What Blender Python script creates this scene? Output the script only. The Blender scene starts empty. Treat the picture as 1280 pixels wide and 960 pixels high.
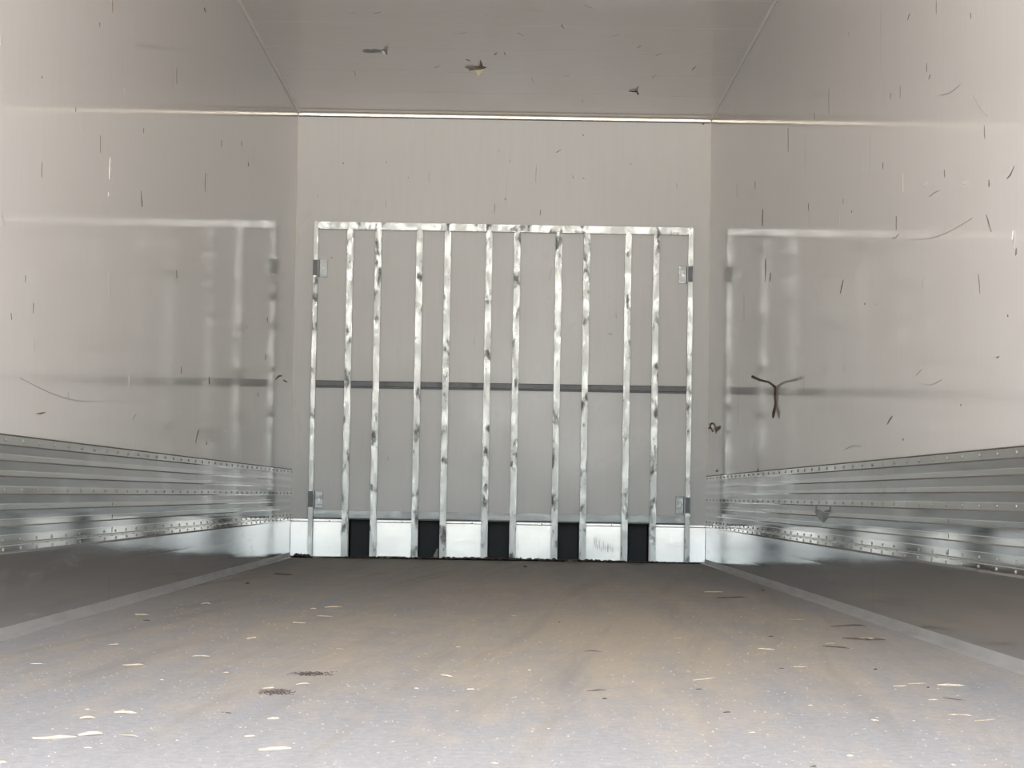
import bpy, bmesh, math, random
from mathutils import Vector, Matrix

# ------------------------------------------------------------------ camera, sky, exposure
S = bpy.context.scene
COL = S.collection
W2, D, H = 1.24, 13.414, 2.6733          # half width, front wall depth, ceiling height (metres)
Y0 = -1.0                                # the open rear end of the trailer

cam_d = bpy.data.cameras.new('camera')
cam = bpy.data.objects.new('camera', cam_d)
COL.objects.link(cam)
cam_d.sensor_width = 36.0
cam_d.lens = 2800 * 36.0 / 1280.0
cam_d.clip_start = 0.02
cam_d.clip_end = 500
pit, yaw, rol = 0.0498, 0.0022, 0.0166
fwd = Vector((math.sin(yaw) * math.cos(pit), math.cos(yaw) * math.cos(pit), math.sin(pit)))
rgt = Vector((math.cos(yaw), -math.sin(yaw), 0))
upv = rgt.cross(fwd)
r2 = rgt * math.cos(rol) + upv * math.sin(rol)
u2 = upv * math.cos(rol) - rgt * math.sin(rol)
m = Matrix((r2, u2, -fwd)).transposed().to_4x4()
m.translation = Vector((0.0398, 0, 0.3861))
cam.matrix_world = m
S.camera = cam

world = bpy.data.worlds.new('sky_and_yard_glow')
S.world = world
world.use_nodes = True
wn = world.node_tree
bg = wn.nodes['Background']
sky = wn.nodes.new('ShaderNodeTexSky')
sky.sky_type = 'NISHITA'
sky.sun_disc = False                     # no sun lamp; its light is put into the yard colour below
SUN_EL, SUN_AZ = math.radians(48), math.radians(-20)   # stands over the front end, the open doors face away from it
sky.sun_elevation = SUN_EL
sky.sun_rotation = SUN_AZ
sky.air_density, sky.dust_density, sky.ozone_density = 1.0, 4.0, 1.0
# below the horizon an added even glow stands in for an unseen sunlit yard
wtc = wn.nodes.new('ShaderNodeTexCoord')
wsep = wn.nodes.new('ShaderNodeSeparateXYZ')
wn.links.new(wtc.outputs['Generated'], wsep.inputs[0])
whz = wn.nodes.new('ShaderNodeMapRange')
whz.inputs[1].default_value, whz.inputs[2].default_value = -.004, .004
wn.links.new(wsep.outputs[2], whz.inputs[0])
wmx = wn.nodes.new('ShaderNodeMix')
wmx.data_type = 'RGBA'
wn.links.new(whz.outputs[0], wmx.inputs[0])
wmx.inputs[6].default_value = (8.0, 7.7, 7.3, 1)
wn.links.new(sky.outputs[0], wmx.inputs[7])
wn.links.new(wmx.outputs[2], bg.inputs[0])
bg.inputs[1].default_value = 1.0
# a portal in the open doorway only guides the sampling of that sky
pl = bpy.data.lights.new('doorway_portal', 'AREA')
pl.shape = 'RECTANGLE'
pl.size, pl.size_y = 2 * W2, H
pl.cycles.is_portal = True
po = bpy.data.objects.new('doorway_portal', pl)
COL.objects.link(po)
po.location = (0, Y0 + 0.01, H / 2)
po.rotation_euler = (math.radians(90), 0, 0)

S.view_settings.view_transform = 'Standard'
S.view_settings.look = 'None'
S.view_settings.gamma = 1.0
S.view_settings.use_curve_mapping = False
S.view_settings.exposure = 1.9
S.cycles.max_bounces = 11
S.cycles.diffuse_bounces = 8
S.cycles.glossy_bounces = 6
S.cycles.sample_clamp_indirect = 10
S.cycles.use_guiding = True
world.cycles.sampling_method = 'NONE'     # the portal alone samples the sky
S.cycles.use_denoising = True

random.seed(7)

# ------------------------------------------------------------------ materials
def mat(name):
    mt = bpy.data.materials.new(name)
    mt.use_nodes = True
    nt = mt.node_tree
    return mt, nt, nt.nodes['Principled BSDF']

def N(nt, t, **k):
    n = nt.nodes.new(t)
    for a, v in k.items():
        if a.startswith('i_'):
            n.inputs[a[2:].replace('_', ' ')].default_value = v
        else:
            setattr(n, a, v)
    return n

def coords(nt, scale, rot=(0, 0, 0)):
    tc = N(nt, 'ShaderNodeTexCoord')
    mp = N(nt, 'ShaderNodeMapping')
    mp.inputs['Scale'].default_value = scale
    src = tc.outputs['Object']
    if any(rot):
        mr = N(nt, 'ShaderNodeMapping')
        mr.inputs['Rotation'].default_value = rot
        nt.links.new(src, mr.inputs[0])
        src = mr.outputs[0]
    nt.links.new(src, mp.inputs[0])
    return mp.outputs[0]

def noise(nt, scale, vec_scale=(1, 1, 1), detail=4, rough=.55, dist=0.0, rot=(0, 0, 0)):
    n = N(nt, 'ShaderNodeTexNoise')
    n.inputs['Scale'].default_value = scale
    n.inputs['Detail'].default_value = detail
    n.inputs['Roughness'].default_value = rough
    n.inputs['Distortion'].default_value = dist
    nt.links.new(coords(nt, vec_scale, rot), n.inputs['Vector'])
    return n.outputs[0]

def ramp(nt, val, stops):
    r = N(nt, 'ShaderNodeValToRGB')
    e = r.color_ramp.elements
    while len(e) < len(stops):
        e.new(0.5)
    for i, (p, c) in enumerate(stops):
        e[i].position = p
        e[i].color = (c, c, c, 1) if not isinstance(c, tuple) else (*c, 1)
    nt.links.new(val, r.inputs[0])
    return r.outputs[0]

def mix(nt, fac, a, b):
    n = N(nt, 'ShaderNodeMix', data_type='RGBA')
    for sock, v in ((n.inputs[0], fac), (n.inputs[6], a), (n.inputs[7], b)):
        if isinstance(v, (int, float)):
            sock.default_value = v
        elif isinstance(v, tuple):
            sock.default_value = (*v, 1)
        else:
            nt.links.new(v, sock)
    return n.outputs[2]

def bump(nt, val, strength, dist, bsdf):
    b = N(nt, 'ShaderNodeBump')
    b.inputs['Strength'].default_value = strength
    b.inputs['Distance'].default_value = dist
    nt.links.new(val, b.inputs['Height'])
    nt.links.new(b.outputs[0], bsdf.inputs['Normal'])

M = {}

def wall_material(name, base, streak_scale, rough):
    mt, nt, b = mat(name)
    fine = noise(nt, 1.0, streak_scale, 3)
    blot = noise(nt, 1.3, (1, 1, 1), 4)
    c = mix(nt, ramp(nt, fine, [(.3, 0.0), (.7, 1.0)]), tuple(x * .965 for x in base), base)
    c = mix(nt, ramp(nt, blot, [(.35, 0.0), (.7, .35)]), c, (base[0] * .93, base[1] * .92, base[2] * .89))
    # small scattered scuffs
    fl = noise(nt, 1.0, tuple(s * .32 for s in streak_scale), 2, .5)
    fl2 = noise(nt, 3.1, (1, 1, 1), 2, .5)
    f = ramp(nt, fl, [(.735, 0.0), (.76, .5)])
    g = ramp(nt, fl2, [(.5, 0.0), (.62, 1.0)])
    mul = N(nt, 'ShaderNodeMath', operation='MULTIPLY')
    nt.links.new(f, mul.inputs[0]); nt.links.new(g, mul.inputs[1])
    c = mix(nt, mul.outputs[0], c, (.28, .25, .21))
    nt.links.new(c, b.inputs['Base Color'])
    r = ramp(nt, blot, [(.3, rough * .85), (.7, rough * 1.2)])
    nt.links.new(r, b.inputs['Roughness'])
    b.inputs['IOR'].default_value = 1.45
    bump(nt, noise(nt, 1.0, tuple(s * .25 for s in streak_scale), 2), .03, .001, b)
    M[name] = mt

WALL = (.85, .825, .80)
wall_material('side_wall_gelcoat', WALL, (1, 60, 3), .072)
wall_material('front_wall_gelcoat', (.84, .82, .785), (60, 1, 3), .3)
wall_material('ceiling_gelcoat', (.76, .72, .69), (6, 14, 1), .10)

def simple(name, col, rough, metal=0.0, nz=None, amount=.15, bmp=None, spec=.5):
    mt, nt, b = mat(name)
    if nz:
        n = noise(nt, nz[0], nz[1], 4)
        nt.links.new(mix(nt, ramp(nt, n, [(.3, 0.0), (.7, 1.0)]), tuple(x * (1 - amount) for x in col),
                         tuple(min(1, x * (1 + amount)) for x in col)), b.inputs['Base Color'])
    else:
        b.inputs['Base Color'].default_value = (*col, 1)
    b.inputs['Roughness'].default_value = rough
    b.inputs['Metallic'].default_value = metal
    b.inputs['Specular IOR Level'].default_value = spec
    if bmp:
        bump(nt, noise(nt, bmp[0], bmp[1], 3), bmp[2], bmp[3], b)
    M[name] = mt

# bright raised faces of the extruded kick boards, darker recessed faces, smooth lower sheet
def metal(name, lo, hi, r0, r1, scale, vs, bmp, dirt=None):
    mt, nt, b = mat(name)
    n = noise(nt, scale, vs, 5, .6)
    c = mix(nt, ramp(nt, n, [(.3, 0.0), (.7, 1.0)]), lo, hi)
    if dirt:
        d = noise(nt, dirt[0], dirt[1], 5, .65)
        dm = ramp(nt, d, [(dirt[2], 0.0), (dirt[2] + .12, dirt[3])])
        c = mix(nt, dm, c, dirt[4])
        met = N(nt, 'ShaderNodeMath', operation='SUBTRACT')
        met.inputs[0].default_value = 1.0
        nt.links.new(dm, met.inputs[1])
        nt.links.new(met.outputs[0], b.inputs['Metallic'])
    else:
        b.inputs['Metallic'].default_value = 1.0
    nt.links.new(c, b.inputs['Base Color'])
    nt.links.new(ramp(nt, n, [(.25, r0), (.75, r1)]), b.inputs['Roughness'])
    bump(nt, noise(nt, bmp[0], bmp[1], 3), bmp[2], bmp[3], b)
    M[name] = mt

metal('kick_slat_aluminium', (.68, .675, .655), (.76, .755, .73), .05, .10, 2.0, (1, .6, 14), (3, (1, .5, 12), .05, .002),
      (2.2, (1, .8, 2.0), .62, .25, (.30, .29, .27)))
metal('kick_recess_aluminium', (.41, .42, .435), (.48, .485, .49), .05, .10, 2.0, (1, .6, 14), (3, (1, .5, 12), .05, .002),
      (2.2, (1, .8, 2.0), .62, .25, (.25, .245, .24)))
metal('kick_sheet_aluminium', (.66, .685, .73), (.75, .775, .815), .08, .15, 2.4, (1, .35, 10), (2.2, (1, 1.2, 9), .10, .003),
      (3.0, (1, .7, 5.0), .58, .25, (.26, .255, .255)))
metal('front_sheet_aluminium', (.64, .62, .585), (.73, .71, .675), .42, .50, 3.0, (1, 1, 2), (4, (1, 1, 1), .12, .002),
      (9.0, (3.0, 1, .8), .62, .3, (.40, .39, .375)))
metal('rivet_aluminium', (.62, .62, .60), (.72, .72, .70), .25, .35, 4.0, (1, 1, 1), (9, (1, 1, 1), .02, .001))
metal('zinc_tube', (.50, .51, .49), (.74, .75, .72), .45, .60, 26.0, (1, 1, .5), (40, (1, 1, .6), .15, .001),
      (6.0, (3.0, 1, 1.6), .55, .85, (.12, .12, .115)))
metal('dull_zinc', (.13, .135, .14), (.22, .225, .225), .5, .62, 30.0, (.6, 1, 1.4), (40, (1, 1, 1), .1, .001),
      (7.0, (1, 1, 1), .58, .6, (.10, .10, .10)))
metal('grey_zinc', (.31, .32, .315), (.45, .46, .45), .45, .6, 22.0, (.5, 1, 2), (40, (1, 1, 1), .1, .001))

metal('cornice_aluminium', (.47, .43, .36), (.53, .485, .405), .44, .52, 6.0, (1, 1, 1), (9, (1, 1, 1), .02, .001))
simple('cream_trim', (.82, .78, .70), .3, 0, (8, (1, 1, 1)), .05)
simple('torn_sheet', (.17, .17, .16), .6, 0, (30, (1, 1, 1)), .2)
simple('sealant', (.95, .935, .9), .45, 0, (10, (1, 1, 1)), .05)
simple('sealant_and_edge_shade', (.16, .14, .12), .6, 0, (10, (1, 1, 1)), .15)  # dark joints, and the painted edge shadow over the kick boards
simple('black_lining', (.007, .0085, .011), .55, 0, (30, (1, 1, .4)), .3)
simple('floor_edge_strip', (.47, .465, .45), .45, 0, (12, (1, .3, 1)), .12)
simple('sawdust', (.60, .53, .43), .8, 0, (60, (1, 1, 1)), .15)
simple('pale_wood', (.66, .55, .40), .7, 0, (60, (3, 1, 1)), .18)
simple('dark_bark', (.13, .095, .07), .85, 0, (60, (3, 1, 1)), .3)
simple('brown_card', (.42, .32, .22), .8, 0, (30, (1, 1, 1)), .12)
simple('grey_card', (.50, .46, .41), .8, 0, (30, (1, 1, 1)), .1)
simple('rusty_wire', (.075, .045, .03), .75, 0, (60, (1, 1, 1)), .35)
simple('mud', (.11, .085, .075), .95, 0, (25, (1, 1, 1)), .35, (40, (1, 1, 1), .5, .004))
simple('scuff_dark', (.21, .18, .155), .6)
simple('scuff_faint', (.46, .43, .395), .45)
simple('scuff_brown', (.25, .185, .135), .65)
simple('scuff_white', (.88, .87, .82), .6)
simple('foam_core', (.74, .66, .50), .8)
simple('tape_grey', (.36, .36, .36), .5)

def floor_material():
    mt, nt, b = mat('dusty_floor')
    grain = noise(nt, 150, (1, 1, 1), 3, .7)
    speck = noise(nt, 55, (1, .7, 1), 4, .7)
    tracks = noise(nt, 2.0, (3.4, .16, 1), 6, .62, .35)
    tracks2 = noise(nt, 2.6, (3.0, .13, 1), 6, .62, .4, (0, 0, .10))
    big = noise(nt, .55, (1.1, .55, 1), 5, .6, .4)
    grey = mix(nt, ramp(nt, speck, [(.35, 0.0), (.68, 1.0)]), (.325, .33, .345), (.425, .43, .445))
    tan = mix(nt, ramp(nt, speck, [(.3, 0.0), (.72, 1.0)]), (.50, .43, .335), (.58, .51, .41))
    add = N(nt, 'ShaderNodeMath', operation='ADD')
    nt.links.new(tracks, add.inputs[0]); nt.links.new(tracks2, add.inputs[1])
    add2 = N(nt, 'ShaderNodeMath', operation='ADD')
    nt.links.new(add.outputs[0], add2.inputs[0]); nt.links.new(big, add2.inputs[1])
    dv = N(nt, 'ShaderNodeMath', operation='DIVIDE')
    mott = noise(nt, 5.5, (1.5, .8, 1), 6, .68, .3)
    add3 = N(nt, 'ShaderNodeMath', operation='ADD')
    nt.links.new(add2.outputs[0], add3.inputs[0]); nt.links.new(mott, add3.inputs[1])
    nt.links.new(add3.outputs[0], dv.inputs[0]); dv.inputs[1].default_value = 4
    # wood dust lies thickest in a broad drift right of centre, with greyer colour towards the doors
    tc = N(nt, 'ShaderNodeTexCoord')
    sx = N(nt, 'ShaderNodeSeparateXYZ')
    nt.links.new(tc.outputs['Object'], sx.inputs[0])
    def gauss(out, c0, wd):
        a = N(nt, 'ShaderNodeMath', operation='SUBTRACT'); nt.links.new(out, a.inputs[0]); a.inputs[1].default_value = c0
        d = N(nt, 'ShaderNodeMath', operation='DIVIDE'); nt.links.new(a.outputs[0], d.inputs[0]); d.inputs[1].default_value = wd
        p = N(nt, 'ShaderNodeMath', operation='MULTIPLY'); nt.links.new(d.outputs[0], p.inputs[0]); nt.links.new(d.outputs[0], p.inputs[1])
        q = N(nt, 'ShaderNodeMath', operation='ADD'); nt.links.new(p.outputs[0], q.inputs[0]); q.inputs[1].default_value = 1
        r = N(nt, 'ShaderNodeMath', operation='DIVIDE'); r.inputs[0].default_value = 1; nt.links.new(q.outputs[0], r.inputs[1])
        return r.outputs[0]
    g = N(nt, 'ShaderNodeMath', operation='MULTIPLY')
    nt.links.new(gauss(sx.outputs[0], .40, .55), g.inputs[0]); nt.links.new(gauss(sx.outputs[1], 6.6, 1.9), g.inputs[1])
    near = N(nt, 'ShaderNodeMapRange')
    nt.links.new(sx.outputs[1], near.inputs[0])
    for k_, v_ in ((1, 2.8), (2, 5.2), (3, -.085), (4, 0.0)):
        near.inputs[k_].default_value = v_
    ma = N(nt, 'ShaderNodeMath', operation='MULTIPLY_ADD')
    nt.links.new(g.outputs[0], ma.inputs[0]); ma.inputs[1].default_value = .11; nt.links.new(dv.outputs[0], ma.inputs[2])
    mb_ = N(nt, 'ShaderNodeMath', operation='ADD')
    nt.links.new(ma.outputs[0], mb_.inputs[0]); nt.links.new(near.outputs[0], mb_.inputs[1])
    c = mix(nt, ramp(nt, mb_.outputs[0], [(.45, .06), (.60, .95)]), grey, tan)
    dark = mix(nt, ramp(nt, tracks2, [(.52, 0.0), (.68, .55)]), c, (.27, .272, .28))
    dots = ramp(nt, grain, [(.64, 0.0), (.74, .3)])
    c2 = mix(nt, dots, dark, (.66, .62, .56))
    pit_ = ramp(nt, grain, [(.26, .3), (.36, 0.0)])
    c3 = mix(nt, pit_, c2, (.28, .27, .26))
    nt.links.new(c3, b.inputs['Base Color'])
    b.inputs['Roughness'].default_value = .62
    b.inputs['Specular IOR Level'].default_value = .35
    bump(nt, grain, .4, .002, b)
    M['dusty_floor'] = mt
floor_material()

# ------------------------------------------------------------------ mesh helpers
class MB:
    def __init__(self):
        self.bm = bmesh.new()
    def box(self, x0, x1, y0, y1, z0, z1, bev=0.0, seg=2):
        if bev > 0:
            t = bmesh.new()
        else:
            t = self.bm
        v = [t.verts.new(p) for p in ((x0, y0, z0), (x1, y0, z0), (x1, y1, z0), (x0, y1, z0),
                                      (x0, y0, z1), (x1, y0, z1), (x1, y1, z1), (x0, y1, z1))]
        for f in ((3, 2, 1, 0), (4, 5, 6, 7), (0, 1, 5, 4), (1, 2, 6, 5), (2, 3, 7, 6), (3, 0, 4, 7)):
            t.faces.new([v[i] for i in f])
        if bev > 0:
            bmesh.ops.bevel(t, geom=list(t.edges), offset=bev, segments=seg, affect='EDGES')
            me = bpy.data.meshes.new('tmp'); t.to_mesh(me); t.free()
            self.bm.from_mesh(me); bpy.data.meshes.remove(me)
        return self
    def prism_y(self, prof, y0, y1):
        """closed profile of (x, z) points swept along y"""
        a = [self.bm.verts.new((x, y0, z)) for x, z in prof]
        b = [self.bm.verts.new((x, y1, z)) for x, z in prof]
        self._sweep(a, b)
        return self
    def prism_x(self, prof, x0, x1):
        a = [self.bm.verts.new((x0, y, z)) for y, z in prof]
        b = [self.bm.verts.new((x1, y, z)) for y, z in prof]
        self._sweep(a, b)
        return self
    def _sweep(self, a, b):
        n = len(a)
        for i in range(n):
            self.bm.faces.new((a[i], a[(i + 1) % n], b[(i + 1) % n], b[i]))
        self.bm.faces.new(a[::-1]); self.bm.faces.new(b)
    def dome(self, c, nrm, r, h, seg=8):
        n = Vector(nrm); u = n.orthogonal().normalized(); w = n.cross(u); c = Vector(c)
        rings = []
        for rr, hh in ((r, 0), (r * .8, h * .62)):
            rings.append([self.bm.verts.new(c + n * hh + (u * math.cos(2 * math.pi * i / seg) + w * math.sin(2 * math.pi * i / seg)) * rr)
                          for i in range(seg)])
        t = self.bm.verts.new(c + n * h)
        for i in range(seg):
            j = (i + 1) % seg
            self.bm.faces.new((rings[0][i], rings[0][j], rings[1][j], rings[1][i]))
            self.bm.faces.new((rings[1][i], rings[1][j], t))
        return self
    def tube(self, pts, rads, seg=8):
        pts = [Vector(p) for p in pts]
        rings = []
        for i, p in enumerate(pts):
            d = (pts[min(i + 1, len(pts) - 1)] - pts[max(i - 1, 0)]).normalized()
            u = d.orthogonal().normalized(); w = d.cross(u)
            rings.append([self.bm.verts.new(p + (u * math.cos(2 * math.pi * k / seg) + w * math.sin(2 * math.pi * k / seg)) * rads[i]) for k in range(seg)])
        for a, b in zip(rings, rings[1:]):
            for k in range(seg):
                self.bm.faces.new((a[k], a[(k + 1) % seg], b[(k + 1) % seg], b[k]))
        self.bm.faces.new(rings[0][::-1]); self.bm.faces.new(rings[-1])
        return self
    def plate(self, outline, o, u, v, n, t):
        """flat outline of (a, b) points in the plane o + a*u + b*v, thickness t along n"""
        o, u, v, n = Vector(o), Vector(u), Vector(v), Vector(n)
        a = [self.bm.verts.new(o + u * p + v * q) for p, q in outline]
        b = [self.bm.verts.new(o + u * p + v * q + n * t) for p, q in outline]
        self._sweep(a, b)
        return self
    def build(self, name, material, parent=None, smooth=False):
        bmesh.ops.recalc_face_normals(self.bm, faces=self.bm.faces)
        me = bpy.data.meshes.new(name)
        self.bm.to_mesh(me); self.bm.free()
        me.materials.append(M[material])
        if smooth:
            for p in me.polygons:
                p.use_smooth = True
        ob = bpy.data.objects.new(name, me)
        COL.objects.link(ob)
        ob.parent = parent
        return ob

def tag(o, label=None, cat=None, group=None, kind=None):
    for k, v in (('label', label), ('category', cat), ('group', group), ('kind', kind)):
        if v:
            o[k] = v
    return o

def empty(name, loc=(0, 0, 0)):
    o = bpy.data.objects.new(name, None)
    COL.objects.link(o)
    o.location = loc
    return o

def link_copy(src, parent):
    c = src.copy(); COL.objects.link(c); c.parent = parent
    return c

# ------------------------------------------------------------------ the trailer shell
floor = MB().box(-W2 - .08, W2 + .08, Y0, D + .25, -.12, 0).build('floor', 'dusty_floor')
tag(floor, 'grey trailer floor streaked with tan wood dust and tyre tracks', 'floor', kind='structure')

WX = W2 + .004                            # face of the side wall panels, behind the kick boards
wall_left = MB().box(-WX - .07, -WX, Y0, D + .25, 0, H + .08).build('wall_left', 'side_wall_gelcoat')
tag(wall_left, 'glossy off-white side wall with a pale gouge in it', 'wall', kind='structure')
wall_right = MB().box(WX, WX + .07, Y0, D + .25, 0, H + .08).build('wall_right', 'side_wall_gelcoat')
tag(wall_right, 'glossy off-white side wall with a rusty wire hanging on it', 'wall', kind='structure')

ZK = .2295                                # top of the bright sheet at the front wall
wall_front = MB().box(-WX, WX, D, D + .06, ZK, H + .08).build('wall_front', 'front_wall_gelcoat')
tag(wall_front, 'off-white front wall behind the zinc bar frame', 'wall', kind='structure')
# the dark air return behind the five openings in the lower sheet
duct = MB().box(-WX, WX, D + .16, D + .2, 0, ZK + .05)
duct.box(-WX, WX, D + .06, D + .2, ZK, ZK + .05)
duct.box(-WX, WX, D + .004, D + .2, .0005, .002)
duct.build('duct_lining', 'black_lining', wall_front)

ceiling = MB().box(-WX - .07, WX + .07, Y0, D + .25, H + .012, H + .09).build('ceiling', 'ceiling_gelcoat')
tag(ceiling, 'grey-white trailer ceiling of wide cross panels with scuffs', 'ceiling', kind='structure')
seams = [D - .13 - .62 * k for k in range(22)]
edges = [D] + [s for s in seams if s > Y0 + .1] + [Y0]
for a, b in zip(edges, edges[1:]):
    p = MB().box(-WX, WX, b + .0016, a - .0016, H, H + .0115, .0012, 1)
    p.build('panel', 'ceiling_gelcoat', ceiling)

# cornice where ceiling meets front wall: two lengths with a butt joint
trim_1 = empty('trim_1', (0, D, H))
tag(trim_1, 'cream cornice strip between the ceiling and the front wall', 'trim', kind='structure')
for x0, x1 in ((-W2, -.3835), (-.3815, W2)):
    prof = [(-.001, -.0205), (-.0085, -.0205), (-.0100, -.0190), (-.0114, -.0055), (-.0100, -.0042), (-.001, -.0042)]
    MB().prism_x(prof, x0, x1).build('strip', 'cornice_aluminium', trim_1)
    MB().box(x0, x1, -.007, -.0005, -.0260, -.0207).build('joint', 'sealant_and_edge_shade', trim_1)
MB().box(1.19, 1.203, -.009, -.001, -.034, -.026, .002, 1).build('screw', 'scuff_dark', trim_1)
for i, s in ((2, -1), (3, 1)):
    x = s * W2
    t = MB().prism_y([(x + s * .004, H), (x - s * .008, H - .0005), (x + s * .003, H - .011)], Y0, D - .001).build('trim_%d' % i, 'sealant')
    tag(t, 'thin white sealant bead along the ceiling edge of the %s wall' % ('gouged' if s < 0 else 'wire-hung'), 'trim', kind='structure')
    c = MB().prism_y([(x + s * .004, -.001), (x - s * .031, -.001), (x - s * .031, .0025), (x - s * .004, .006), (x + s * .001, .03), (x + s * .004, .03)], Y0, D - .004).build('trim_%d' % (i + 2), 'floor_edge_strip')
    tag(c, 'pale grey floor edge strip under the %s wall kick boards' % ('gouged' if s < 0 else 'wire-hung'), 'trim', kind='structure')
    v = MB().box(min(x, x - s * .007) + s * .004, max(x, x - s * .007) + s * .004, D - .006, D, ZK, H - .03).build('trim_%d' % (i + 4), 'cream_trim')
    tag(v, 'thin corner bead between the front wall and the %s wall' % ('gouged' if s < 0 else 'wire-hung'), 'trim', kind='structure')

# ------------------------------------------------------------------ side kick boards
SLATS = [(.493, .5195), (.453, .471), (.413, .4295), (.367, .3895), (.327, .344), (.285, .305), (.241, .2645)]
def kick(side):
    s = -1 if side == 'left' else 1
    xb = s * (W2 - .0012)                 # recessed face
    xr = s * (W2 - .0035)                 # raised face
    root = empty('baseboard_' + side, (0, 0, 0))
    tag(root, 'riveted ribbed aluminium kick boards along the %s wall' % ('gouged' if s < 0 else 'wire-hung'), 'baseboard', kind='structure')
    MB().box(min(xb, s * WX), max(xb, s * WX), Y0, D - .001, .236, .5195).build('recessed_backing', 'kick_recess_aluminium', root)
    for k, (z0, z1) in enumerate(SLATS):
        prof = [(xb, z0 - .001), (xr + s * .0008, z0 + .002), (xr, z0 + .003), (xr, z1 - .0016), (xr + s * .0012, z1), (xb, z1)]
        MB().prism_y(prof, Y0, D - .001).build('slat', 'kick_slat_aluminium', root)
    # folded rail over the seam
    xo = s * (W2 - .007)
    prof = [(s * WX, .2375), (xo + s * .003, .2375), (xo, .235), (xo, .2215), (xo + s * .0015, .218), (s * (W2 - .001), .214), (s * WX, .214)]
    MB().prism_y(prof, Y0, D - .001).build('seam_rail', 'kick_slat_aluminium', root)
    # smooth lower sheet, slightly dished, three lengths
    for a, b in ((Y0, 7.30), (7.302, D - .004)):
        prof = [(s * WX, .2135), (s * W2, .2135), (s * (W2 + .001), .15), (s * (W2 + .0012), .08), (s * W2, .004), (s * WX, .004)]
        MB().prism_y(prof, a, b).build('lower_sheet', 'kick_sheet_aluminium', root)
    MB().box(min(xr, s * WX), max(xr, s * WX), Y0, D - .001, .5197, .5222).build('top_gap_shade', 'sealant_and_edge_shade', root)  # dark strip puts the gap and edge shadow above the boards into colour
    for yj in ((7.30,) if s < 0 else (6.05, 9.4)):   # butt joints across the lower slats
        for k in (4, 5, 6):
            z0, z1 = SLATS[k]
            MB().box(min(xr, xr - s * .0004), max(xr, xr - s * .0004), yj - .004, yj + .004, z0 + .006, z1 - .002).build('butt_joint', 'sealant_and_edge_shade', root)
    rv = MB()
    y = (5.7180 if s < 0 else 5.247) - 27 * .2066
    while y < D - .03:
        if y > Y0 + .03:
            rv.dome((xr, y, .507), (-s, 0, 0), .0058, .0036)
            rv.dome((xr, y, .380), (-s, 0, 0), .0052, .0032)
            rv.dome((xr, y - .006, .2505), (-s, 0, 0), .0052, .0032)
            rv.dome((xo, y - .012, .2275), (-s, 0, 0), .0052, .0036)
        y += .2066
    tag(rv.build('rivets', 'rivet_aluminium', root, True), kind='stuff')
    return root
kick('left'); kick('right')

# front kick sheet: six plates between five openings, flange with screws above
base_front = empty('baseboard_front', (0, D, 0))
tag(base_front, 'bright aluminium kick sheet with five dark openings at the front wall foot', 'baseboard', kind='structure')
PC = [-.8285, -.4127, .0035, .4204, .8371]      # centres of the five bar pairs
cuts = [-W2] + [v for c in PC for v in (c - .064, c + .064)] + [W2]
for i in range(0, 12, 2):
    x0, x1 = cuts[i], cuts[i + 1]
    MB().box(x0, x1, -.003, .003, .006, .2125, .001, 1).build('plate', 'front_sheet_aluminium', base_front)
    MB().box(x0, x1, -.0055, .003, .2145, .2285, .0012, 1).build('flange', 'front_sheet_aluminium', base_front)
    for fx in ((x0 * .33 + x1 * .67),):
        MB().box(fx - .003, fx + .003, -.0075, -.005, .2150, .2235, .001, 1).build('screw', 'scuff_dark', base_front)
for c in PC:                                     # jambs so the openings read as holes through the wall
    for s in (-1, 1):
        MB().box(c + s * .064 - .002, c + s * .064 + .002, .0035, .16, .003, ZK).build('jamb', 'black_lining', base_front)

# ------------------------------------------------------------------ the zinc bar frame
FY = -.06
frame = empty('bar_frame', (0, D, 0))
tag(frame, 'zinc-plated bar frame of ten upright bars against the front wall', 'frame')
ZT = 2.0075
for s, x0, x1 in ((-1, -1.1315, -1.1045), (1, 1.113, 1.142)):
    MB().box(x0, x1, FY - .002, -.018, .002, ZT + .003, .005).build('post', 'zinc_tube', frame, False)
MB().box(-1.1045, 1.113, FY, -.022, 1.9645, ZT, .006).build('top_rail', 'zinc_tube', frame)
for c in PC:
    for s in (-1, 1):
        x = c + s * .0843
        MB().box(x - .019, x + .019, FY, -.0225, .002, 1.9645, .006).build('bar', 'zinc_tube', frame)
rail_prof = [(-.002, 1.057), (-.017, 1.057), (-.020, 1.054), (-.020, 1.026), (-.0225, 1.0225), (-.0225, 1.0165), (-.020, 1.0145), (-.002, 1.0145)]
MB().prism_x(rail_prof, -1.1045, 1.113).build('middle_rail', 'dull_zinc', frame)
MB().box(-1.1045, 1.113, -.0222, -.0208, 1.016, 1.0215, .0005, 1).build('rail_lip', 'zinc_tube', frame)
MB().box(-1.1045, 1.113, -.0215, -.006, .238, .281, .003).build('bottom_rail', 'grey_zinc', frame)
MB().box(-1.1045, 1.113, -.0215, -.006, .2312, .2365, .001, 1).build('rail_lip', 'dull_zinc', frame)
MB().box(-1.1045, 1.113, -.05, -.006, .0008, .0055, .001, 1).build('sill_strip', 'grey_zinc', frame)
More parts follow.
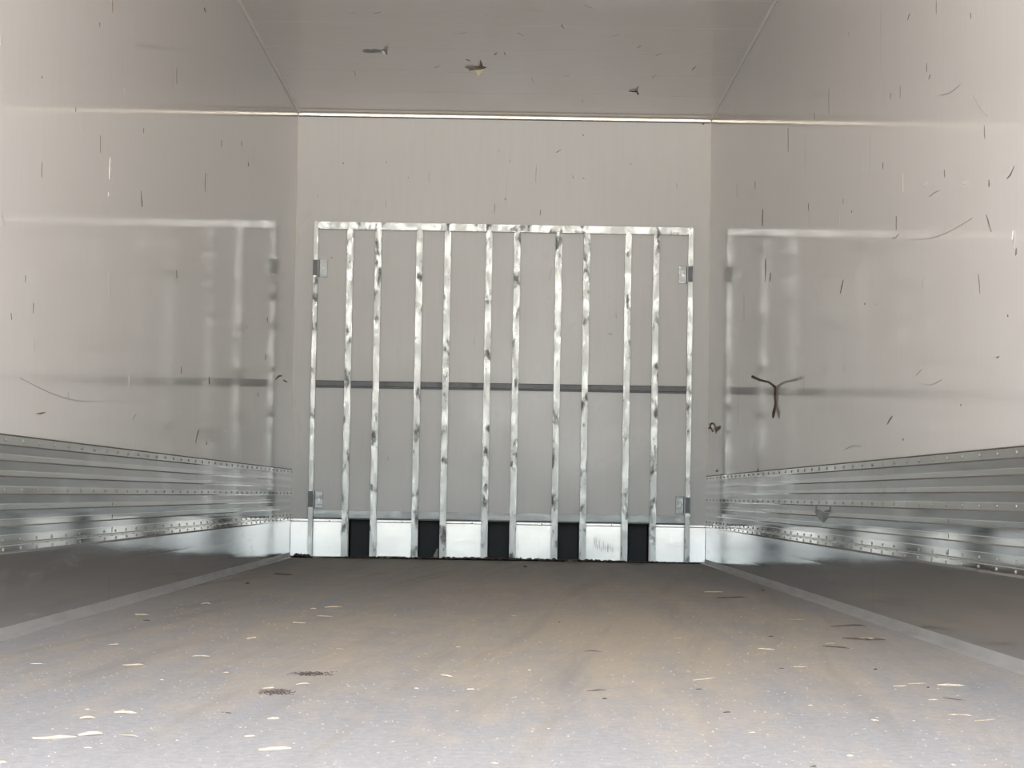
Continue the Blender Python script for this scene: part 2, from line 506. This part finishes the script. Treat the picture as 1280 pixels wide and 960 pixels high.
for s, xp, z in ((-1, -1.1045, 1.730), (-1, -1.1045, .346), (1, 1.113, 1.728), (1, 1.113, .346)):
    q = -s
    br = MB()
    br.box(min(xp, xp + q * .006), max(xp, xp + q * .006), -.052, -.001, z - .050, z + .050, .001, 1)
    br.box(min(xp + q * .006, xp + q * .054), max(xp + q * .006, xp + q * .054), -.007, -.001, z - .053, z + .053, .0015, 1)
    b = br.build('bracket', 'grey_zinc', frame)
    MB().tube([(xp + q * .03, -.007, z), (xp + q * .03, -.0125, z)], [.009, .009], 6).build('bolt', 'zinc_tube', b)
    MB().box(min(xp, xp - q * .0275) , max(xp, xp - q * .0275), FY - .0045, FY - .0022, z - .047, z + .047, .0008, 1).build('weld_plate', 'dull_zinc', frame)

# ------------------------------------------------------------------ marks on walls, ceiling and front
LEFT_MARKS=[(8.5,2.001,8.51,1.938,23,'d'),(6.95,1.489,6.96,1.434,14,'d'),(6.1,1.277,6.1,1.233,11,'d'),(7.75,1.423,7.78,1.37,19,'d'),(9.87,1.939,9.87,1.908,20,'d'),(9.37,1.721,9.37,1.64,16,'d'),(9.45,1.732,9.45,1.647,16,'f'),(10.6,2.049,10.61,2.03,29,'d'),(10.9,1.993,10.9,1.974,30,'d'),(7.1,1.949,7.11,1.909,18,'b'),(6.89,1.83,6.9,1.819,21,'d'),(9.21,2.385,9.26,2.379,22,'d'),(5.57,1.518,5.57,1.489,9,'f'),(7.37,1.716,7.37,1.693,20,'f'),(6.66,1.488,6.68,1.459,13,'f'),(6.07,1.509,6.07,1.502,18,'d'),(6.55,1.507,6.55,1.493,13,'d'),(7.77,1.647,7.77,1.628,19,'d'),(7.16,1.086,7.17,0.994,14,'f'),(6.04,0.886,6.04,0.856,15,'d'),(8.62,1.234,8.64,1.204,23,'d'),(5.77,0.836,5.78,0.818,12,'d'),(6.05,0.794,6.07,0.754,9,'f'),(5.93,0.949,5.93,0.93,13,'d'),(8.81,0.873,8.81,0.844,23,'d'),(7.6,0.773,7.6,0.724,14,'f'),(6.11,0.588,6.24,0.597,7,'b'),(9.26,0.581,9.36,0.64,20,'d'),(9.61,0.596,9.61,0.582,49,'b'),(12.39,1.004,12.78,1.047,21,'b'),(12.79,1.025,13.07,1.025,14,'b'),(7.77,1.394,7.78,1.37,20,'d'),(6.55,0.665,6.56,0.649,25,'f'),(11.87,1.113,11.86,1.083,31,'d'),(11.55,0.898,11.55,0.874,31,'d'),(11.91,1.308,11.93,1.297,45,'d'),(5.9,0.675,7.19,0.669,4,'f'),(8.19,0.92,8.21,0.938,20,'f'),(9.63,0.872,9.66,0.846,39,'d'),(11,1.2,11,1.185,37,'f'),(7.69,0.627,7.77,0.649,11,'f'),(5.63,1.073,5.67,1.049,7,'f'),(6.76,0.895,6.76,0.876,11,'f'),(7.14,1.448,7.13,1.376,57,'w'),(7.12,1.334,7.12,1.318,30,'w')]
RIGHT_MARKS=[(6.31,1.815,6.31,1.773,12,'d'),(6.77,1.856,6.73,1.867,11,'d'),(5.84,1.677,5.83,1.658,14,'d'),(6.45,1.661,6.45,1.635,16,'d'),(6.42,1.608,6.39,1.616,12,'d'),(8.44,1.953,8.43,1.85,16,'d'),(8.84,1.926,8.83,1.897,24,'d'),(6.89,1.676,6.89,1.635,13,'d'),(7.06,1.685,7.06,1.664,14,'d'),(9.68,2.004,9.67,1.897,18,'d'),(7.63,1.583,7.63,1.472,16,'f'),(7.2,1.483,7.2,1.46,22,'d'),(6.18,1.31,6.17,1.287,16,'d'),(5.6,1.2,5.6,1.181,25,'b'),(5.4,1.174,5.32,1.194,7,'d'),(10.61,1.77,10.62,1.687,60,'b'),(6.94,1.276,6.94,1.231,23,'d'),(5.63,1.115,5.57,1.064,10,'d'),(8.99,1.585,8.98,1.555,30,'d'),(7.85,1.41,7.85,1.401,32,'d'),(8.05,1.481,8.05,1.458,15,'d'),(10.96,1.953,10.95,1.909,22,'d'),(5.66,1.348,5.65,1.311,11,'d'),(8.14,1.45,8.14,1.385,15,'f'),(8.97,1.557,8.97,1.485,15,'f'),(11.85,2.062,11.84,1.988,20,'f'),(6.83,1.393,6.83,1.336,11,'f'),(5.31,1.039,5.32,0.997,19,'f'),(5.29,0.993,5.3,0.976,25,'b'),(10.47,1.518,10.48,1.41,60,'b'),(10.26,1.429,10.3,1.396,47,'d'),(8.03,1.181,8.1,1.138,21,'d'),(5.72,0.975,5.7,0.921,10,'d'),(6.47,1.036,6.49,1.012,12,'f'),(7.54,1.057,7.54,1.049,33,'d'),(7.32,1.036,7.32,1.028,27,'f'),(9.25,0.97,9.24,0.883,19,'f'),(7.99,0.87,7.99,0.836,15,'f'),(6.51,0.735,6.19,0.728,4,'f'),(5.51,0.747,5.47,0.747,7,'d'),(6.79,0.58,6.79,0.572,32,'d'),(7.08,0.63,6.98,0.654,10,'d'),(11.42,1.43,11.4,1.293,21,'f'),(8.74,1.237,8.74,1.174,15,'f'),(5.93,0.649,5.93,0.642,18,'d'),(5.38,0.842,5.38,0.836,17,'d'),(12.84,0.545,12.69,0.544,18,'b'),(10.74,0.519,10.68,0.537,18,'d'),(7.04,1.22,6.89,1.215,7,'f'),(6.62,1.164,5.8,1.128,4,'f'),(6.29,1.54,5.96,1.51,5,'f'),(6.4,1.263,6.24,1.261,6,'f'),(5.8,1.451,5.62,1.364,5,'f'),(6.59,0.758,6.5,0.772,6,'f'),(7.95,0.569,7.59,0.57,4,'f'),(7.95,2.062,7.99,2.061,23,'f'),(5.95,1.238,5.86,1.234,12,'w'),(6.49,1.303,6.41,1.302,13,'w'),(5.33,1.039,5.34,1.018,15,'w')]
FRONT_MARKS=[(-0.974,2.374,-0.965,2.364,10,'d'),(-0.45,2.325,-0.448,2.257,5,'f'),(-0.052,2.143,-0.056,2.08,8,'f'),(0.194,2.384,0.192,2.268,7,'f'),(0.309,2.454,0.342,2.474,8,'d'),(0.469,2.568,0.479,2.559,10,'d'),(0.415,2.32,0.417,2.296,10,'f'),(0.473,2.307,0.487,2.297,10,'f'),(0.225,2.113,0.223,2.07,7,'d'),(1.035,2.287,1.045,2.244,6,'f'),(0.007,2.175,0.012,2.161,10,'d'),(-0.71,2.388,-0.709,2.374,8,'f'),(-0.578,2.293,-0.573,2.284,10,'f'),(-0.036,2.463,-0.031,2.456,10,'f'),(0.756,2.399,0.77,2.389,7,'f'),(-1.12,2.178,-1.119,2.163,7,'f'),(-0.161,1.339,-0.16,1.282,5,'f'),(0.687,1.498,0.692,1.455,6,'f'),(-0.71,2.151,-0.709,2.093,5,'f'),(0.298,1.757,0.28,1.674,5,'f'),(-1.03,1.802,-1.025,1.792,10,'d'),(-0.666,0.611,-0.665,0.582,6,'f'),(0.033,2.391,0.037,2.411,6,'f'),(0.641,1.367,0.669,1.363,7,'d')]
CEIL_MARKS=[(-0.627,10.594,-0.59,10.556,10,'d'),(0.278,10.739,0.293,10.868,9,'d'),(0.067,10.981,0.095,11.056,8,'f'),(0.124,10.447,0.173,10.478,7,'f'),(0.365,10.325,0.412,10.39,7,'f'),(-0.055,11.556,-0.042,11.492,12,'d'),(1.001,11.879,1.012,11.766,11,'d'),(0.672,11.306,0.692,11.244,10,'f'),(0.318,12.124,0.352,12.075,10,'f'),(-0.207,11.677,-0.182,11.718,13,'d'),(-0.27,11.009,-0.235,11.045,8,'f'),(-0.231,11.045,-0.187,10.983,8,'f'),(0.803,12.127,0.817,12.009,10,'f'),(0.783,11.505,0.81,11.418,9,'f'),(-0.001,11.467,0.004,11.551,10,'d'),(-0.379,11.935,-0.347,11.864,10,'f'),(-0.328,11.351,-0.311,11.329,10,'f'),(0.144,12.164,0.158,12.281,9,'f'),(-0.742,10.604,-0.705,10.565,8,'f'),(-0.203,10.578,-0.172,10.576,7,'f'),(-0.096,10.588,-0.073,10.568,7,'f'),(0.533,11.039,0.565,10.978,7,'f'),(0.446,12.804,0.454,12.882,11,'f'),(-0.82,12.042,-0.82,12.228,9,'f'),(0.411,11.666,0.425,11.708,9,'f')]
PALE=[(-0.65,3.485,75,73,6.2),(-0.604,3.538,40,44,6.3),(-0.608,3.886,41,53,5.5),(-0.655,3.788,29,36,5.4),(-0.685,3.945,8,10,2.8),(-0.543,3.53,58,-85,2.5),(-0.772,4.953,53,38,5.3),(-1.074,6.932,52,42,6.2),(-0.926,5.596,27,47,4),(-0.981,4.942,26,12,3.5),(-0.66,5.235,53,86,4.7),(-0.547,4.788,12,12,3.4),(-0.619,5.901,35,79,6.3),(-0.517,7.022,57,-34,5),(-0.563,6.636,36,16,4.7),(-0.533,7.594,119,79,6.8),(-0.591,7.468,19,18,5.3),(-0.973,7.667,33,19,4.4),(-0.418,4.427,27,52,4.7),(-0.348,3.838,24,44,5.4),(-0.357,3.558,19,46,3.8),(-0.299,3.383,59,54,6),(-0.576,3.364,12,8,2.4),(-0.659,3.163,19,86,5.6),(-0.36,4.527,28,30,3.5),(-0.078,4.789,30,-31,4.4),(-0.13,4.473,8,11,4.8),(-0.022,4.475,15,11,4),(-0.072,5.708,12,14,3.2),(0.031,3.252,14,-35,3.5),(0.911,9.322,79,-6,6.6),(0.721,5.81,44,13,5.4),(0.729,5.217,34,-32,3.7),(0.99,4.765,57,-9,5.1),(0.923,4.792,65,49,4.4),(0.875,4.723,30,11,3.4),(0.473,4.818,191,86,4.5),(0.885,4.411,21,10,3.8),(0.456,3.737,11,9,3.2),(0.57,3.422,10,8,3.6),(0.992,7.268,135,58,4.7),(0.864,4.111,21,-36,2.9),(0.885,4.107,29,-76,2.9),(0.901,4.009,88,82,3.6),(0.707,3.325,11,-54,3.1),(0.929,6.096,43,61,4.3),(-0.361,5.565,29,-66,3.2),(-0.652,4.581,8,11,2.6),(0.076,7.227,16,17,3.6),(0.1,4.99,7,12,3.5),(0.522,6.195,33,-75,3.5),(0.622,4.248,9,10,3),(0.7,3.982,15,-59,3.1)]
DARK=[(-1.01,6.631,21,16,5.9),(-1.028,9.373,17,23,13.3),(-0.989,10.477,113,-33,9),(0.265,5.613,50,13,3.2),(0.229,4.486,42,11,4.1),(0.237,4.312,9,10,4.6),(0.157,12.178,20,27,13),(0.934,8.821,191,50,6.3),(1.105,6.924,147,32,6.4),(1.032,6.292,104,-62,6.7),(1.08,6.269,84,38,5.4),(0.919,5.934,92,-85,5.9),(0.797,6.354,12,15,6.8),(0.681,5.159,13,12,4),(0.899,5.182,10,12,4.4),(0.448,4.082,17,35,3.8),(1.143,9.549,15,21,10.2),(0.494,3.277,14,52,3.5),(0.929,4.428,52,-89,3.1),(0.439,4.562,13,11,3.9),(0.928,4.694,7,11,5),(0.212,6.903,10,16,3.9),(-0.446,3.927,4,10,2.8),(-0.435,3.922,15,-61,2.8)]
MK = {'d': 'scuff_dark', 'f': 'scuff_faint', 'b': 'scuff_brown', 'w': 'scuff_white'}
def mark(parent, o, u, v, n, m_, thick):
    a0, b0, a1, b1, w, k = m_
    d = Vector((a1 - a0, b1 - b0)); L = max(d.length, .004); d.normalize()
    p = Vector((-d.y, d.x)); w = w / 1000 * .38
    up, dn = [], []
    seg = 7
    bow = random.uniform(-.06, .06) * L
    for i in range(seg + 1):
        t = i / seg
        prof = (math.sin(math.pi * min(1, max(0, t))) ** .6) * random.uniform(.45, 1.0) + .05
        c = Vector((a0, b0)) + d * (L * t) + p * (bow * math.sin(math.pi * t))
        up.append(c + p * w * prof); dn.append(c - p * w * prof * random.uniform(.6, 1))
    outline = [(q.x, q.y) for q in up] + [(q.x, q.y) for q in dn[::-1]]
    MB().plate(outline, o, u, v, n, thick).build('gouge' if k == 'w' else 'scuff_mark', MK[k], parent)
for m_ in LEFT_MARKS:
    mark(wall_left, (-WX, 0, 0), (0, 1, 0), (0, 0, 1), (1, 0, 0), m_, .0012)
for m_ in RIGHT_MARKS:
    mark(wall_right, (WX, 0, 0), (0, 1, 0), (0, 0, 1), (-1, 0, 0), m_, .0012)
for m_ in FRONT_MARKS:
    mark(wall_front, (0, D, 0), (1, 0, 0), (0, 0, 1), (0, -1, 0), m_, .0006)
for m_ in CEIL_MARKS:
    mark(ceiling, (0, 0, H), (1, 0, 0), (0, 1, 0), (0, 0, -1), m_, .0012)

# rubbed streaks on one plate of the front kick sheet
for k in range(11):
    x_ = .575 + .011 * k + random.uniform(-.004, .004)
    z_ = random.uniform(.05, .07) + (.02 if k < 4 else 0)
    mark(base_front, (0, -.003, 0), (1, 0, 0), (0, 0, 1), (0, -1, 0), (x_, z_, x_ + random.uniform(-.004, .004), z_ + random.uniform(.03, .075), 7, 'f'), .0004)

# star-shaped tear in the ceiling with a hanging flap of skin and pale core
star = [(-.219, 11.90), (-.172, 11.905), (-.136, 11.86), (-.128, 11.67), (-.118, 11.86), (-.098, 11.90), (-.122, 11.93), (-.136, 12.05), (-.156, 11.95), (-.195, 11.985), (-.178, 11.925)]
MB().plate(star, (0, 0, H - .0004), (1, 0, 0), (0, 1, 0), (0, 0, -1), .0012).build('tear', 'scuff_brown', ceiling)
fl = MB()
fl.plate([(-.170, -.002), (-.110, -.002), (-.128, -.020), (-.141, -.047), (-.150, -.024)], (0, 11.95, H), (1, 0, 0), (0, .25, .97), (0, -1, 0), .004)
fl.build('torn_flap', 'foam_core', ceiling)
MB().plate([(-.215, .0), (-.16, .004), (-.135, -.002), (-.15, -.010), (-.19, -.012), (-.208, -.006)], (0, 11.90, H), (1, 0, 0), (0, .3, .95), (0, -1, 0), .004).build('torn_flap', 'scuff_dark', ceiling)
# strip of old tape with a lifted lump
tp = []
for i in range(13):
    tp.append((-.735 + .115 * i / 12, 11.455 + random.uniform(-.018, .018)))
for i in range(13):
    tp.append((-.62 - .115 * i / 12, 11.545 + random.uniform(-.02, .02)))
MB().plate(tp, (0, 0, H), (1, 0, 0), (0, 1, 0), (0, 0, -1), .0016).build('tape_scrap', 'tape_grey', ceiling)
MB().tube([(-.632, 11.49, H - .002), (-.622, 11.48, H - .012), (-.61, 11.485, H - .016), (-.603, 11.5, H - .004)], [.006, .010, .008, .003], 7).build('tape_lump', 'scuff_white', ceiling)
MB().tube([(-.615, 11.46, H - .001), (-.611, 11.455, H - .018), (-.606, 11.46, H - .024)], [.007, .006, .003], 7).build('tape_knot', 'scuff_dark', ceiling)

hook = MB().tube([(.697, 12.5, H - .004), (.725, 12.5, H - .006), (.744, 12.5, H - .006), (.749, 12.5, H - .016), (.748, 12.5, H - .024)],
                 [.002, .004, .006, .006, .003], 7).build('bent_nail', 'rusty_wire', None, True)
tag(hook, 'small bent black nail sticking out of the ceiling', 'nail')

# twisted rusty wire stuck in the right-hand wall; its twin image is the wall's own reflection
X = WX
wire = MB()
wire.tube([(X - .112, 9.98, .935), (X - .075, 10.0, .921), (X - .035, 10.01, .913), (X - .018, 10.01, .902), (X - .002, 10.01, .888)],
          [.0065, .0055, .0045, .005, .006], 8)
wire.tube([(X - .004, 10.01, .888), (X - .004, 10.008, .865), (X - .006, 10.006, .845), (X - .003, 10.005, .818), (X - .006, 10.003, .797), (X - .011, 10.0, .775), (X - .014, 9.998, .752)],
          [.006, .006, .0045, .005, .006, .0075, .004], 8)
wo = wire.build('hanging_wire', 'rusty_wire', None, True)
tag(wo, 'bent rusty wire hanging from the glossy side wall', 'wire')
sc = MB()
sc.tube([(X - .001, 13.10, .829), (X - .012, 13.08, .822), (X - .014, 13.06, .806), (X - .020, 13.05, .800), (X - .010, 13.04, .797), (X - .002, 13.04, .775)],
        [.005, .006, .004, .009, .006, .003], 7)
so = sc.build('plastic_shred', 'scuff_brown', None, True)
tag(so, 'tiny curled brown shred on the wall beside the front corner', 'shred')
MB().plate([(12.86, .797), (12.70, .800), (12.56, .795), (12.60, .78), (12.78, .772), (12.86, .76), (12.90, .775)], (WX, 0, 0), (0, 1, 0), (0, 0, 1), (-1, 0, 0), .001).build('scuff_mark', 'scuff_dark', wall_right)
# torn flap of sheet lifting from the right kick boards
xr = W2 - .0035
fp = MB()
fp.plate([(.0, .0), (.018, .008), (.042, -.006), (.046, -.035), (.040, -.062), (.032, -.045), (.012, -.022)], (xr - .030, 8.45, .345), (1, 0, 0), (0, 0, 1), (0, 1, 0), .002)
fp.tube([(xr - .026, 8.45, .370), (xr - .022, 8.45, .345)], [.003, .0045], 6)
fo = fp.build('torn_flap', 'torn_sheet', bpy.data.objects['baseboard_right'])

# ------------------------------------------------------------------ litter on the floor
def splinter(name, x, y, L, ang, w, material, label, cat, group, lift=.0):
    L /= 1000.0; w = max(w, 2.5) / 1000.0
    seg = 5
    bm_ = MB()
    rings = []
    ph = random.uniform(0, 6)
    for i in range(seg + 1):
        t = i / seg
        k = (.25 + .75 * math.sin(math.pi * (.08 + .84 * t)) ** .7) * random.uniform(.75, 1.1)
        if i == seg:
            k *= .35
        hh = w * .55 * k
        cx_ = (t - .5) * L
        cy_ = math.sin(t * 3 + ph) * w * .35
        z0 = max(0, math.sin(t * 2.6 + ph * 2)) * lift
        rings.append([bm_.bm.verts.new((cx_, cy_ + w * k * .5 * a, z0 + hh * b)) for a, b in ((-1, 0), (-.8, .8), (.2, 1.15), (1, .5), (.9, 0))])
    for a, b in zip(rings, rings[1:]):
        for k in range(5):
            bm_.bm.faces.new((a[k], a[(k + 1) % 5], b[(k + 1) % 5], b[k]))
    bm_.bm.faces.new(rings[0][::-1]); bm_.bm.faces.new(rings[-1])
    o = bm_.build(name, material)
    o.location = (x, y, .0002)
    o.rotation_euler = (0, 0, math.radians(ang))
    return tag(o, label, cat, group)

def zone(x):
    return 'close to the gouged side wall' if x < -.62 else 'close to the wire-hung side wall' if x > .70 else 'on the middle of the dusty floor'

BIG = {0: 'long pale splinter beside a broad pale wood chip on the grey floor',
       1: 'broad pale chip of wood with a split tip on the grey floor',
       2: 'short thick pale wood chip with one blunt end',
       21: 'curved two-tone wood sliver, pale with a dark edge, on the grey floor',
       18: 'pale splinter lying on the smaller brown mud smear',
       24: 'pale splinter lying between the two brown mud smears',
       30: 'thin pale splinter beside a dark bark sliver before the bar frame',
       33: 'straight pale lath of wood lying near the floor edge strip'}
for i, (x, y, L, a, w) in enumerate(PALE):
    a = max(-50, min(50, a))
    if i in BIG:
        splinter('wood_splinter', x, y, L, a * .7, w * (1.25 if i in (0, 1, 2, 21, 33) else 1), 'pale_wood', BIG[i], 'splinter', None, .002)
    elif L > 26:
        splinter('wood_splinter', x, y, min(L, 80), a, w, 'pale_wood', 'thin pale wood splinter lying ' + zone(x), 'splinter', 'thin pale splinters ' + zone(x), .002)
    else:
        splinter('wood_chip', x, y, L, a, w, 'pale_wood', 'tiny pale chip of wood ' + zone(x), 'wood chip', 'tiny pale chips ' + zone(x))
BIGD = {2: 'dark flat strip of bark on the floor near the front corner dirt heap',
        7: 'long dark bark sliver beside a thin pale splinter before the bar frame',
        8: 'long dark bark stick by the right floor edge strip',
        9: 'dark bark sliver with a pale side beside a longer stick'}
for i, (x, y, L, a, w) in enumerate(DARK):
    a = max(-45, min(45, a))
    if i in BIGD:
        splinter('bark_strip', x, y, L, a, w, 'dark_bark', BIGD[i].replace(' right', ''), 'bark', None, .003)
    elif L > 35:
        splinter('bark_sliver', x, y, min(L, 110), a, w, 'dark_bark', 'thin dark sliver of bark lying ' + zone(x), 'bark', 'thin dark slivers ' + zone(x), .002)
    else:
        splinter('dirt_crumb', x, y, L, a, w, 'dark_bark', 'small dark crumb of bark ' + zone(x), 'crumb', 'small dark crumbs ' + zone(x))
splinter('wood_splinter', 1.062, 6.305, 52, 5, 9, 'pale_wood', 'pale sliver lying against a dark bark sliver', 'splinter', None)

# scraps along the foot of the front wall
cd = MB().plate([(-.034, 0), (0, 0), (.001, .057), (-.006, .056), (-.016, .034)], (-.357, D - .012, .006), (1, 0, 0), (0, .08, 1), (0, -1, 0), .003).build('card_scrap', 'grey_card')
tag(cd, 'torn pointed grey card scrap standing in a dark wall opening', 'card')
c2 = MB().box(.405, .478, D - .105, D - .068, .0003, .0125, .002, 1).build('card_scrap', 'brown_card')
tag(c2, 'flat brown card scrap at the foot of the bar frame', 'card')
c3 = MB().box(-.700, -.632, D - .095, D - .064, .0003, .015, .002, 1).build('wood_block', 'grey_card')
tag(c3, 'small flat grey wood block at the foot of the bar frame', 'block')
def heap(cx_, cy_, lx, ly, h, n):
    b = MB()
    g = []
    for i in range(n + 1):
        row = []
        for j in range(6):
            t, u = i / n, j / 5
            e = math.sin(math.pi * t) ** .5 * math.sin(math.pi * min(1, .15 + u * .85)) if 0 < i < n else 0
            row.append(b.bm.verts.new((cx_ + (t - .5) * lx, cy_ + (u - .5) * ly, .0002 + h * e * random.uniform(.25, 1.1))))
        g.append(row)
    for i in range(n):
        for j in range(5):
            b.bm.faces.new((g[i][j], g[i + 1][j], g[i + 1][j + 1], g[i][j + 1]))
    return b
tag(heap(.065, D - .085, 2.29, .06, .021, 190).build('swept_dirt', 'mud'), 'line of swept dark dirt along the front wall foot', 'dirt', kind='stuff')
tag(heap(-1.165, D - .10, .14, .14, .028, 16).build('dirt_heap', 'mud'), 'small dark dirt heap in the front floor corner', 'dirt', kind='stuff')
tag(heap(-.527, D - .115, .085, .05, .012, 10).build('dirt_lump', 'mud'), 'low black lump of dirt before the bar frame', 'dirt', kind='stuff')
for nm, x, y, lx, ly, lb in (('mud_smear', -.365, 4.80, .105, .14, 'larger brown mud smear dried on the grey floor'),
                             ('mud_smear', -.395, 4.35, .075, .15, 'smaller brown mud smear dried on the grey floor')):
    b = MB()
    for k in range(320):
        px_, py_ = x + random.triangular(-.5, .5) * lx, y + random.triangular(-.5, .5) * ly
        r = random.uniform(.001, .0032)
        b.dome((px_, py_, .0001), (0, 0, 1), r, r * .35, 5)
    tag(b.build(nm, 'mud'), lb, 'mud', kind='stuff')

# uncountable sawdust crumbs over the floor
b = MB()
for k in range(5000):
    y = 2.9 + (D - 3.2) * random.random() ** 1.6
    x = random.uniform(-1.19, 1.19)
    r = random.uniform(.0004, .0011)
    L = r * random.uniform(1, 4)
    a = random.uniform(0, math.pi)
    ca, sa = math.cos(a), math.sin(a)
    v = [b.bm.verts.new((x + ca * p - sa * q, y + sa * p + ca * q, z)) for p, q, z in ((-L, -r, .0001), (L, -r, .0001), (L * .7, r, .0001), (-L * .6, r, .0001), (0, 0, r * 1.2))]
    for i in range(4):
        b.bm.faces.new((v[i], v[(i + 1) % 4], v[4]))
tag(b.build('sawdust', 'sawdust'), 'fine pale sawdust crumbs scattered over the floor', 'sawdust', kind='stuff')
